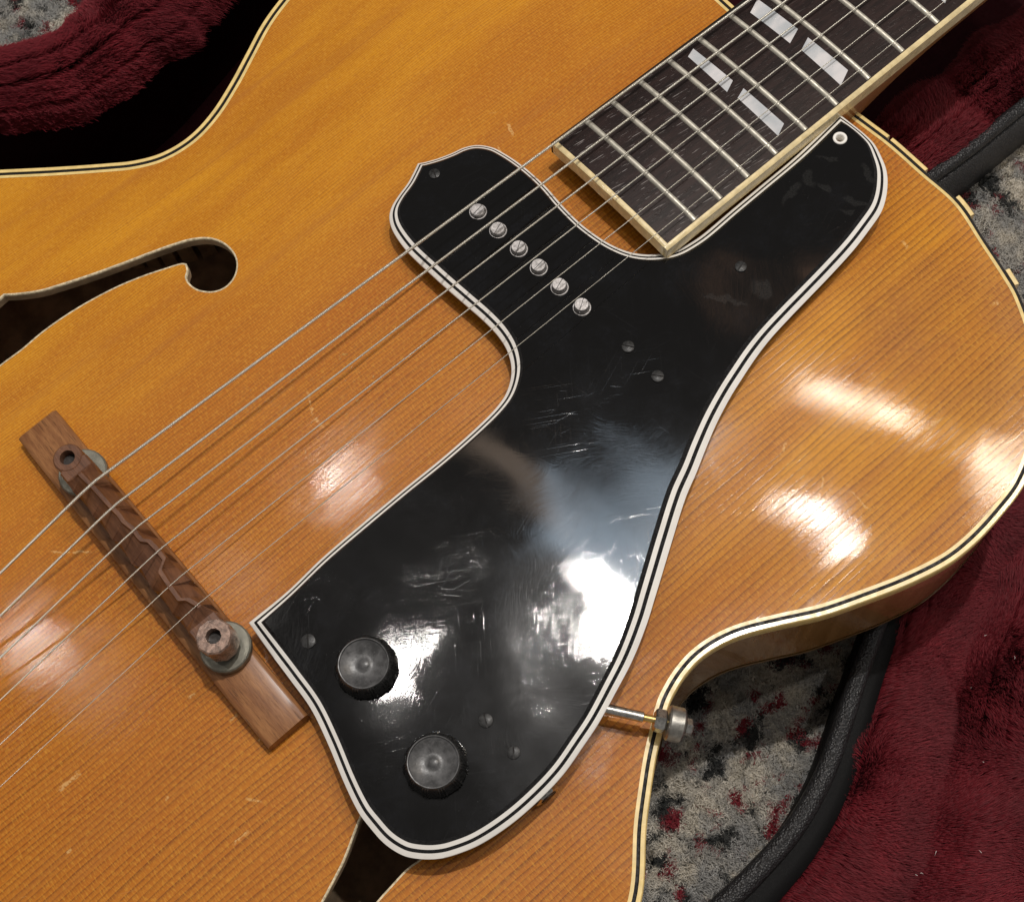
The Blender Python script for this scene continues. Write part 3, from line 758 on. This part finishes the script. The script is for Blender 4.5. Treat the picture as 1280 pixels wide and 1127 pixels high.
# outline px, bevel width mm
GP = [((522.5,204.5),3.4),((531.6,202.8),3.4),((547,198.4),3.4),((564.4,191.9),3.4),((580,184.8),3.4),((597,181.6),3.4),((615.9,184.8),3.3),((630,192),3.2),((645.6,202),3.2),((664.4,216.9),3.1),((684,235.5),3.1),((702.2,256.4),3.2),((724,278.3),3.3),((741,291.6),3.5),((760,304),3.6),((778.8,312.7),3.8),((794.4,316.9),4.0),((811.6,318.4),4.1),((830.3,317),4.1),((846,312.8),4.1),((862,304.5),4.0),((879,293),3.9),((912,265),3.8),((949.4,233.8),3.8),((996.3,194.5),3.8),((1049,143),4.0),((1066,156),3.6),((1080.3,167.5),3.6),((1092.8,180.3),3.8),((1102,197.5),4.4),((1107.7,213),4.8),((1109,229),5.0),((1106.9,247.5),5.0),((1101,265),5.0),((1089,283),5.0),((1067.5,311),5.0),((1039.4,342),5.0),((1011,371.5),5.0),((988.8,394.5),5.1),((963.5,422),5.2),((945.6,445),5.4),((928.4,470.6),5.5),((912.5,496),5.6),((895.6,528),5.8),((881,562),6.0),((870,590),6.0),((856.3,622),6.2),((839,677),6.2),((825,723.8),6.1),((818.5,745),6.0),((808,779),5.8),((790,824.4),5.5),((768,866.6),5.2),((748,903),5.0),((730,930),4.9),((703.8,967),4.8),((672.5,1000),4.7),((638,1029.7),4.7),((599,1055),4.7),((565,1068.5),4.8),((543.8,1072.5),4.9),((522,1072),5.0),((503,1067.5),5.0),((481,1053.4),5.0),((462.5,1033),5.0),((448.4,1014),4.9),((431,978.5),4.8),((410,928),4.8),((389,885),4.8),((362.5,848),4.8),((339,816.6),4.7),((311.5,778),4.2),((359.4,739),3.4),((403,697),3.4),((452,655),3.4),((500,615),3.4),((558,568),3.4),((608,522.8),3.5),((628.4,499.4),3.6),((637,480.6),3.7),((639.6,460),3.9),((634.6,439),4.2),((623.4,420.3),4.4),((606,401.6),4.5),((581,379.7),4.5),((559.4,361),4.5),((534.4,338.3),4.4),((512,317),4.3),((499,301),4.2),((490,285.6),4.1),((487,271.6),4.0),((489.5,259.6),3.8),((497,246.6),3.6),((509.7,229.4),3.5),((517,216),3.4)]
gc = tuple(i for i, (p, _) in enumerate(GP) if p in ((522.5,204.5),(1049,143),(311.5,778)))
g0 = np.array([at(x, y, lambda u, v: float(zg(u, v)) - 2.6)[:2] for (x, y), _ in GP])
gw = .88 * np.array([w_ for _, w_ in GP]); gs = 1 if area2(g0) > 0 else -1
def gloop(frac, drop):
    L = spline(inset(g0, gs*gw*frac), True, 8, gc)
    return np.column_stack([L, zg(L[:,0], L[:,1]) - drop])
eye = at(1050, 173, lambda u, v: float(zg(u, v)))
hole = np.array([(eye[0] + 1.35*math.cos(t), eye[1] + 1.35*math.sin(t)) for t in np.linspace(0, 2*math.pi, 25)[:-1]])
G5 = gloop(1.06, 0.0)
guard = sheet(G5[:, :2], [hole], zg, 4.0, 'pickguard', M_GUARD, guitar)
def gstrip(name, a, b, m_):
    V, Fs = strip_mesh([gloop(*a), gloop(*b)]); return mesh(name, V, Fs, m_, guard)
gstrip('black_bevel', (.80, .62), (1.06, .0), M_BLACKPLY)
gstrip('white_ply', (.53, 1.30), (.80, .62), M_WHITE)
gstrip('black_ply', (.31, 1.75), (.53, 1.30), M_BLACKPLY)
V, Fs = strip_mesh([gloop(.0, 3.6), gloop(-.03, 2.7), gloop(.03, 2.5), gloop(.31, 1.75)]); mesh('white_ply', V, Fs, M_WHITE, guard, sharp=60)
GB = gloop(.02, 3.6)
sheet(GB[:, :2], [hole], lambda u, v: zg(u, v) - 3.6, 9.0, 'underside', M_BLACKPLY, guard)

def seated(px, py, h=0.0):
    p = at(px, py, lambda u, v: float(zg(u, v)) + h); return p[0], p[1], float(zg(p[0], p[1]))
def slotted(r, h, gap, ang, dome=.25):
    """round head cut by a straight slot"""
    parts = []
    base = lathe([(r, -.6), (r, h*.35)], 0, 0, 0, 32); parts.append((*base, 1))
    for s in (1, -1):
        y0_ = gap/2; a0 = math.asin(y0_/r); n = 14
        arc = [(r*math.cos(a), r*math.sin(a)*1.0) for a in np.linspace(a0, math.pi-a0, n)]
        lo = [(x, y*s, h*.35) for x, y in arc]; hi = [(x, y*s, h*.8) for x, y in arc]
        tp = [(x*.9, (y_:=max(y0_, y*.9))*s, h) for x, y in arc]
        V = lo + hi + tp; Fs_ = []
        for k in range(2):
            for i in range(n):
                j = (i+1) % n; q = (k*n+i, k*n+j, (k+1)*n+j, (k+1)*n+i); Fs_.append(q if s > 0 else q[::-1])
        t_ = tuple(range(2*n, 3*n)); Fs_.append(t_ if s > 0 else t_[::-1])
        parts.append((np.array(V), Fs_, 0))
    V, Fs_, M_ = join(parts); c, s_ = math.cos(ang), math.sin(ang)
    V = V @ np.array([[c, s_, 0], [-s_, c, 0], [0, 0, 1]])
    return V, Fs_, M_
# screws
for (px, py), r, an in [((543,217),2.15,1.2),((926,333),2.2,.25),((785,433),2.3,2.2),((822,470),2.3,2.25),((385,801),2.5,.95),((607,900),2.4,1.1),((642,940),2.2,.9)]:
    x, y, z = seated(px, py, .3); V, Fs, fm = slotted(r*.87, .45, .45, an)
    mesh('screw', V + np.array([x, y, z]), Fs, [M_SCREW, M_BLKLINE], guard, sharp=35, fmat=fm)
# pole pieces
for i, (px, py) in enumerate([(597,262),(622,285),(648,308),(673,331),(699,355),(727,380)]):
    hgt_ = 1.5 + .2*i
    x, y, z = seated(px, py, hgt_); V, Fs, fm = slotted(2.4, hgt_, .20, .15 + .2*(i % 3))
    ring = lathe([(3.0, .02), (2.85, .14), (2.6, .14), (2.5, .0)], 0, 0, 0, 36)
    V, Fs, fm = join([(V, [f for f in Fs], 0), (ring[0], ring[1][:-1], 0)]); 
    mesh('pole_piece', V + np.array([x, y, z]), Fs, [M_POLE], guard, sharp=35)
# white eyelet at the tip
V, Fs = lathe([(2.4, -.05), (2.35, .25), (2.05, .42), (1.6, .36), (1.35, .0), (1.35, -3.4)], eye[0], eye[1], float(zg(eye[0], eye[1])), 36)
mesh('eyelet', V, Fs[:-1], M_WHITE, guard)
# control knobs
def krad(k, a, r):
    ph = (a / (2*math.pi) * 11) % 1.0
    rib = 0.0
    for c in (.34, .5, .66):
        rib = max(rib, max(0, 1 - abs(ph - c)/.06))
    return r + (.32*min(1, rib*1.4) if 1 <= k <= 5 else 0)
KPROF = [(10.3,.0),(10.45,.7),(10.3,2.0),(9.75,4.6),(9.2,6.6),(8.85,7.4),(8.65,7.9),(8.4,8.15),(8.1,8.1),(7.9,7.3),(6.8,6.75),(5.0,6.0),(3.4,5.6),(2.3,5.55),(1.5,5.95),(.9,6.2),(.2,6.25)]
for px, py in ((459,834.5),(545,956)):
    x, y, z = seated(px, py, 0.0)
    V, Fs = lathe([(r_*.875, z_*.78) for r_, z_ in KPROF], x, y, z + .4, 550, rad=krad)
    fm = [0 if i < 7*550 else 1 for i in range(len(Fs))]
    mesh('control_knob', V, Fs, [M_KNOB, M_KNOBTOP], guard, sharp=38, fmat=fm)
# side bracket: rod, thread, nut, drum and end nut
A_ = at(752, 884.5, 12.0); B_ = at(866, 909.5, 7.0); ax = (B_ - A_) / np.linalg.norm(B_ - A_); Lb = np.linalg.norm(B_ - A_)
def along(px_):  # point of the rod seen at this column of the photograph
    f_ = np.interp(px_, [752, 866], [0, 1]); return A_ + (B_ - A_) * f_
def cyl(name, p, q, r, m_, seg_=24, par=None, bev=.3):
    L_ = np.linalg.norm(q - p); V, Fs = lathe([(.01,0),(r-bev,0),(r,bev),(r,L_-bev),(r-bev,L_),(.01,L_)], *p, seg_, axis=ax)
    return mesh(name, V, Fs, m_, par, sharp=30)
rod = cyl('support_rod', along(735), along(804), 1.6, M_METAL, 24, guitar, .15)
cyl('thread', along(803), along(868), 1.15, M_BRASS, 16, rod, .1)
cyl('hex_nut', along(817.5), along(832), 3.5, M_METAL, 6, rod, .5)
cyl('drum', along(833.5), along(853.5), 5.2, plain('dull_drum', (.40,.39,.36), .4, .9, spread=.15, scale=.5, bump=.02), 40, rod, .5)
cyl('end_nut', along(855.5), along(865), 2.5, M_METAL, 6, rod, .4)
# output jack under the guard's edge
J0 = at(668, 974, 9.0); J1 = at(687, 997, 9.0); ax = (J1 - J0) / np.linalg.norm(J1 - J0)
jack = cyl('output_jack', J0 - ax*4, J0 + ax*4.5, 4.8, plain('chrome_jack', (.6,.6,.6), .15, 1.0), 32, guitar, .5)
cyl('jack_nut', J0 + ax*4.6, J0 + ax*6.4, 4.3, M_METAL, 6, jack, .4)
cyl('jack_bore', J0 + ax*6.45, J0 + ax*6.7, 2.6, M_DARKHOLE, 20, jack, .05)

# ------------------------------------------------------------------ rug
ZR = -96.0
def value_noise(P, scale, seed):
    """smooth 2-D noise in [-1, 1] on an (n, 2) array"""
    r = np.random.default_rng(seed); T = r.uniform(-1, 1, (64, 64)); q = P / scale
    i = np.floor(q).astype(int); f = q - i; f = f*f*(3-2*f); i %= 64; j = (i+1) % 64
    a = T[i[:,0], i[:,1]]*(1-f[:,0]) + T[j[:,0], i[:,1]]*f[:,0]; b = T[i[:,0], j[:,1]]*(1-f[:,0]) + T[j[:,0], j[:,1]]*f[:,0]
    return a*(1-f[:,1]) + b*f[:,1]
def fibres(name, roots, tips, width, mats, parent, bend=None, nseg=3, shade=None, rootattr=False):
    """tapered curved ribbons from roots to tips as one mesh"""
    n = len(roots); D = tips - roots
    side = np.cross(D, [0, 0, 1.0]); side += rng.normal(0, .15, side.shape) * np.linalg.norm(D, axis=1)[:,None]
    side /= np.linalg.norm(side, axis=1)[:,None] + 1e-9
    if bend is None: bend = np.zeros((n, 3))
    rows = []; ts = np.linspace(0, 1, nseg+1)
    for t in ts[:-1]:
        c = roots + D*t + bend * (t*(1-t)*4); w_ = (width * (1 - .55*t))[:,None] if hasattr(width, '__len__') else width*(1-.55*t)
        rows += [c - side*w_*.5, c + side*w_*.5]
    rows.append(tips); k = len(rows)
    V = np.stack(rows, 1).reshape(-1, 3)
    base = (np.arange(n)*k)[:,None]; tri = []
    for s_ in range(nseg-1):
        a_ = 2*s_; tri += [[a_, a_+1, a_+3], [a_, a_+3, a_+2]]
    a_ = 2*(nseg-1); tri.append([a_, a_+1, a_+2])
    T = (base[:,None,:] + np.array(tri)[None]).reshape(-1, 3)
    me = bpy.data.meshes.new(name); me.vertices.add(len(V)); me.loops.add(len(T)*3); me.polygons.add(len(T))
    off = np.array(parent_off(parent))
    me.vertices.foreach_set('co', ((V - off)*S).ravel()); me.loops.foreach_set('vertex_index', T.ravel().astype(np.int32))
    me.polygons.foreach_set('loop_start', np.arange(0, len(T)*3, 3, dtype=np.int32)); me.update(calc_edges=True)
    if shade is not None:
        at_ = me.attributes.new('shade', 'FLOAT', 'POINT'); at_.data.foreach_set('value', np.repeat(shade, k).astype(np.float32))
    if rootattr:
        at_ = me.attributes.new('root', 'FLOAT_VECTOR', 'POINT'); at_.data.foreach_set('vector', np.repeat((roots - off)*S, k, axis=0).ravel().astype(np.float32))
    o = obj(name, me, mats, parent); o['kind'] = 'stuff'; return o
rug = empty('rug', (0, 0, ZR), 'distressed grey and cream rug with dark red flecks under the guitar case', 'rug')
V = [(-300,-420,ZR),(560,-420,ZR),(560,460,ZR),(-300,460,ZR)]
rb = mesh('rug_backing', V, [(0,1,2,3)], rug_mat(True), rug)
def pix_poly(pts, z): return np.array([at(x, y, z)[:2] for x, y in pts])
def scatter(poly, dens):
    lo, hi = poly.min(0), poly.max(0); n = int((hi-lo).prod()*dens)
    P = rng.uniform(lo, hi, (n, 2)); return P[inside(poly, P)]
zones = [pix_poly([(740,780),(1000,700),(1110,740),(1090,870),(1060,960),(990,1080),(900,1180),(760,1180)], ZR),
         pix_poly([(1090,250),(1180,180),(1300,60),(1380,200),(1380,480),(1280,480)], ZR),
         pix_poly([(-60,-60),(190,-60),(150,40),(60,100),(-60,100)], ZR)]
R2 = np.concatenate([scatter(z, 8.0) for z in zones]); n = len(R2)
print('rug tufts', n)
roots = np.column_stack([R2, np.full(n, ZR)])
an = value_noise(R2, 9, 1)*2.0 + value_noise(R2, 1.8, 2)*3.4; ln = 2.9 + value_noise(R2, 14, 3)*.8 + rng.normal(0, .4, n)
tilt = .30 + .3*rng.random(n)
tips = roots + np.column_stack([np.cos(an)*tilt*ln, np.sin(an)*tilt*ln, ln*.8])
bend = rng.normal(0, .9, (n, 3)); bend[:,2] = np.abs(bend[:,2])*.5
fibres('rug_pile', roots, tips, np.full(n, .42), M_RUG, rug, bend, 3, np.clip(rng.normal(.6,.3,n),0,1), True)

# ------------------------------------------------------------------ guitar case
case = empty('guitar_case', (120, 60, ZR+6), 'black guitar case open on the rug, lined with burgundy plush', 'case')
def loft(curve, prof):
    """sweep a profile [(inward distance, z)] along an open curve; inward is to its left"""
    loops = [np.column_stack([inset(curve, d, False), np.full(len(curve), z)]) for d, z in prof]
    return loops
def eval_loft(loops, t, s):
    """points on the loft: t in [0,1] along, s in [0, nprof-1] across"""
    L = np.stack(loops); m_, n_ = L.shape[:2]
    fs = np.clip(s, 0, m_-1.001); ft = np.clip(t*(n_-1), 0, n_-1.001); i = fs.astype(int); j = ft.astype(int); a_ = (fs-i)[:,None]; b_ = (ft-j)[:,None]
    return (L[i,j]*(1-a_)*(1-b_) + L[i+1,j]*a_*(1-b_) + L[i,j+1]*(1-a_)*b_ + L[i+1,j+1]*a_*b_)
def plush(name, loops, dens, length, comb_dir, seed, wd=.2):
    L = np.stack(loops); d1 = np.diff(L, axis=0)[:, :-1]; d2 = np.diff(L, axis=1)[:-1]
    ar = np.linalg.norm(np.cross(d1, d2), axis=2); ntot = int(ar.sum()*dens)
    pc = rng.choice(ar.size, ntot, p=(ar/ar.sum()).ravel()); si, ti = np.unravel_index(pc, ar.shape)
    s = si + rng.random(ntot); t = (ti + rng.random(ntot)) / (L.shape[1]-1)
    P = eval_loft(loops, t, s)
    e = .02
    ds = eval_loft(loops, t, np.minimum(s+e, L.shape[0]-1)) - eval_loft(loops, t, np.maximum(s-e, 0))
    dt = eval_loft(loops, np.minimum(t+1e-3, 1), s) - eval_loft(loops, np.maximum(t-1e-3, 0), s)
    N = np.cross(dt, ds); N /= np.linalg.norm(N, axis=1)[:,None] + 1e-9; N *= np.sign(N[:,2:3] + .02)
    q = P[:, :2]
    lay = np.array(comb_dir)[None] + np.stack([value_noise(q, 22, seed), value_noise(q, 22, seed+1)], 1)*.75 + np.stack([value_noise(q, 6, seed+2), value_noise(q, 6, seed+3)], 1)*.18
    ln = length * (1 + .25*value_noise(q, 9, seed+4) + rng.normal(0, .12, ntot))
    tip = P + N*(ln*.5)[:,None] + np.column_stack([lay, np.zeros(ntot)])*(ln*.85)[:,None]
    # clump the tips towards tuft centres
    cell = 2.6; jit = np.random.default_rng(seed+9).uniform(-.45, .45, (256, 256, 2))
    ci = np.round(tip[:, :2]/cell).astype(int); cc = (ci + jit[ci[:,0] % 256, ci[:,1] % 256])*cell
    k_ = .14*np.clip(rng.normal(1, .35, ntot), 0, 1.4)[:,None]
    tip[:, :2] += (cc - tip[:, :2])*k_
    bend = N*(ln*.22)[:,None] + rng.normal(0, .35, (ntot, 3))
    shade = np.clip(.45 + .16*value_noise(q, 12, seed+5) + rng.normal(0, .14, ntot), 0, 1)
    o = fibres(name, P, tip, np.full(ntot, wd), M_PLUSH, case, bend, 3, shade); print(name, ntot); return o
# (a) padded rim beyond the bass waist
c1 = spline([at(x, y, -22)[:2] for x, y in [(420,-330),(300,-200),(200,-90),(118,0),(98,18),(77,35),(50,49),(0,58),(-70,62),(-160,70),(-300,95),(-450,150)]], False, 8)
p1 = [(0,ZR+2),(0,-40),(1.5,-30),(4,-24),(9,-19),(15,-17),(21,-19),(26,-25),(27.5,-36),(26,-55),(24,-75),(24,-86)]
L1 = loft(c1, p1); V, Fs = strip_mesh(L1, False); mesh('rim_padding', V, Fs, M_PLUSHBASE, case)
plush('rim_plush', L1[2:9], 11.0, 9, (.1,-.45), 40, .22)
e1 = c1.copy(); V, Fs = tube(np.column_stack([inset(c1, -1.0, False), np.full(len(c1), -30)]), 2.2, 10); mesh('rim_edge', V, Fs, M_LEATHER, case)
# (b) padding beside the neck with its leather edge
c2 = spline([at(x, y, -60)[:2] for x, y in [(1075,290),(1130,243),(1172,214),(1215,183),(1248,156),(1290,122),(1350,75),(1420,20)]], False, 8)
p2 = [(1.5,-66),(3,-62),(6,-58),(11,-55),(17,-54),(23,-56),(28,-62),(31,-72),(33,-84)]
L2 = loft(c2, p2); V, Fs = strip_mesh(L2, False); mesh('neck_padding', V, Fs, M_PLUSHBASE, case)
plush('neck_plush', L2, 9.0, 7, (.2,.25), 60)
V, Fs = tube(np.column_stack([c2, np.full(len(c2), -61)]), 2.7, 14); mesh('leather_edge', V, Fs, M_LEATHER, case)
V, Fs = strip_mesh([np.column_stack([inset(c2, d, False), np.full(len(c2), z)]) for d, z in ((3.2,-63),(-3.2,-63),(-3.4,ZR+1))], False); mesh('shell_wall', V, Fs, M_LEATHER, case)
# floor of the case under the guitar, coloured near-black for the shade there
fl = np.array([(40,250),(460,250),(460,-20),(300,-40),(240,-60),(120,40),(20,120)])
sheet(fl[::-1], [], lambda u, v: u*0 - 87.0, 30.0, 'case_floor', plain('shade_dark_floor', (.022,.004,.006), .95, spec=.05), case)
# (c) the lid lying beside it
c3 = spline([at(x, y, -58)[:2] for x, y in [(1235,470),(1180,580),(1140,655),(1104,728),(1080,792),(1061,843),(1044,895),(1020,960),(983,1025),(932,1083.5),(888,1125),(820,1185)]], False, 8)
if True:
    mid_ = inset(c3, 3.4, False)
V, Fs = tube(np.column_stack([mid_, np.full(len(c3), -60.5)]), [2.6 + 1.2*i/len(c3) for i in range(len(c3))], 14); mesh('lid_edge', V, Fs, M_LEATHER, case)
wid = np.interp(np.linspace(0, 1, len(c3)), [0, .3, .6, 1], [1, 1, 1.15, 1.5])
def inset_w(c, d): return inset(c, d*wid, False)
V, Fs = strip_mesh([np.column_stack([inset_w(c3, d), np.full(len(c3), z)]) for d, z in ((.2,ZR+1),(.4,-62),(5,-62),(8,-63.5),(11,-64),(11.3,-67))], False); mesh('lid_band', V, Fs, plain('black_vinyl', (.004,.004,.0045), .6, bump=.12, scale=1.4, spec=.22), case)
L3 = [np.column_stack([inset_w(c3, d), np.full(len(c3), z)]) for d, z in ((10.6,-67),(12.5,-65.5),(16,-66),(22,-70),(28,-77),(33,-83),(37,-84),(41,-79),(46,-74.5),(52,-73),(62,-74),(75,-75),(90,-76),(105,-77),(125,-78.5),(150,-80))]
for k_, l_ in enumerate(L3):
    l_[:,2] += (1.6*value_noise(l_[:,:2], 24, 91) + .8*value_noise(l_[:,:2], 9, 92)) * min(1, max(0, (k_-2)/3))
V, Fs = strip_mesh(L3, False); mesh('lid_padding', V, Fs, M_PLUSHBASE, case)
plush('lid_plush', L3, 8.0, 5.5, (.45,-.35), 80, .19)
# specks of lint caught in the plush
lr = eval_loft(L3, rng.uniform(.2, .95, 26), rng.uniform(3, 9, 26)); lr[:,2] += 3.2
lt = lr + rng.normal(0, 1, (26, 3)) * [.7, .7, .2]
fibres('lint', lr, lt, np.full(26, .22), plain('pale_lint', (.7,.6,.58), .9), case, rng.normal(0, .3, (26, 3)), 3)
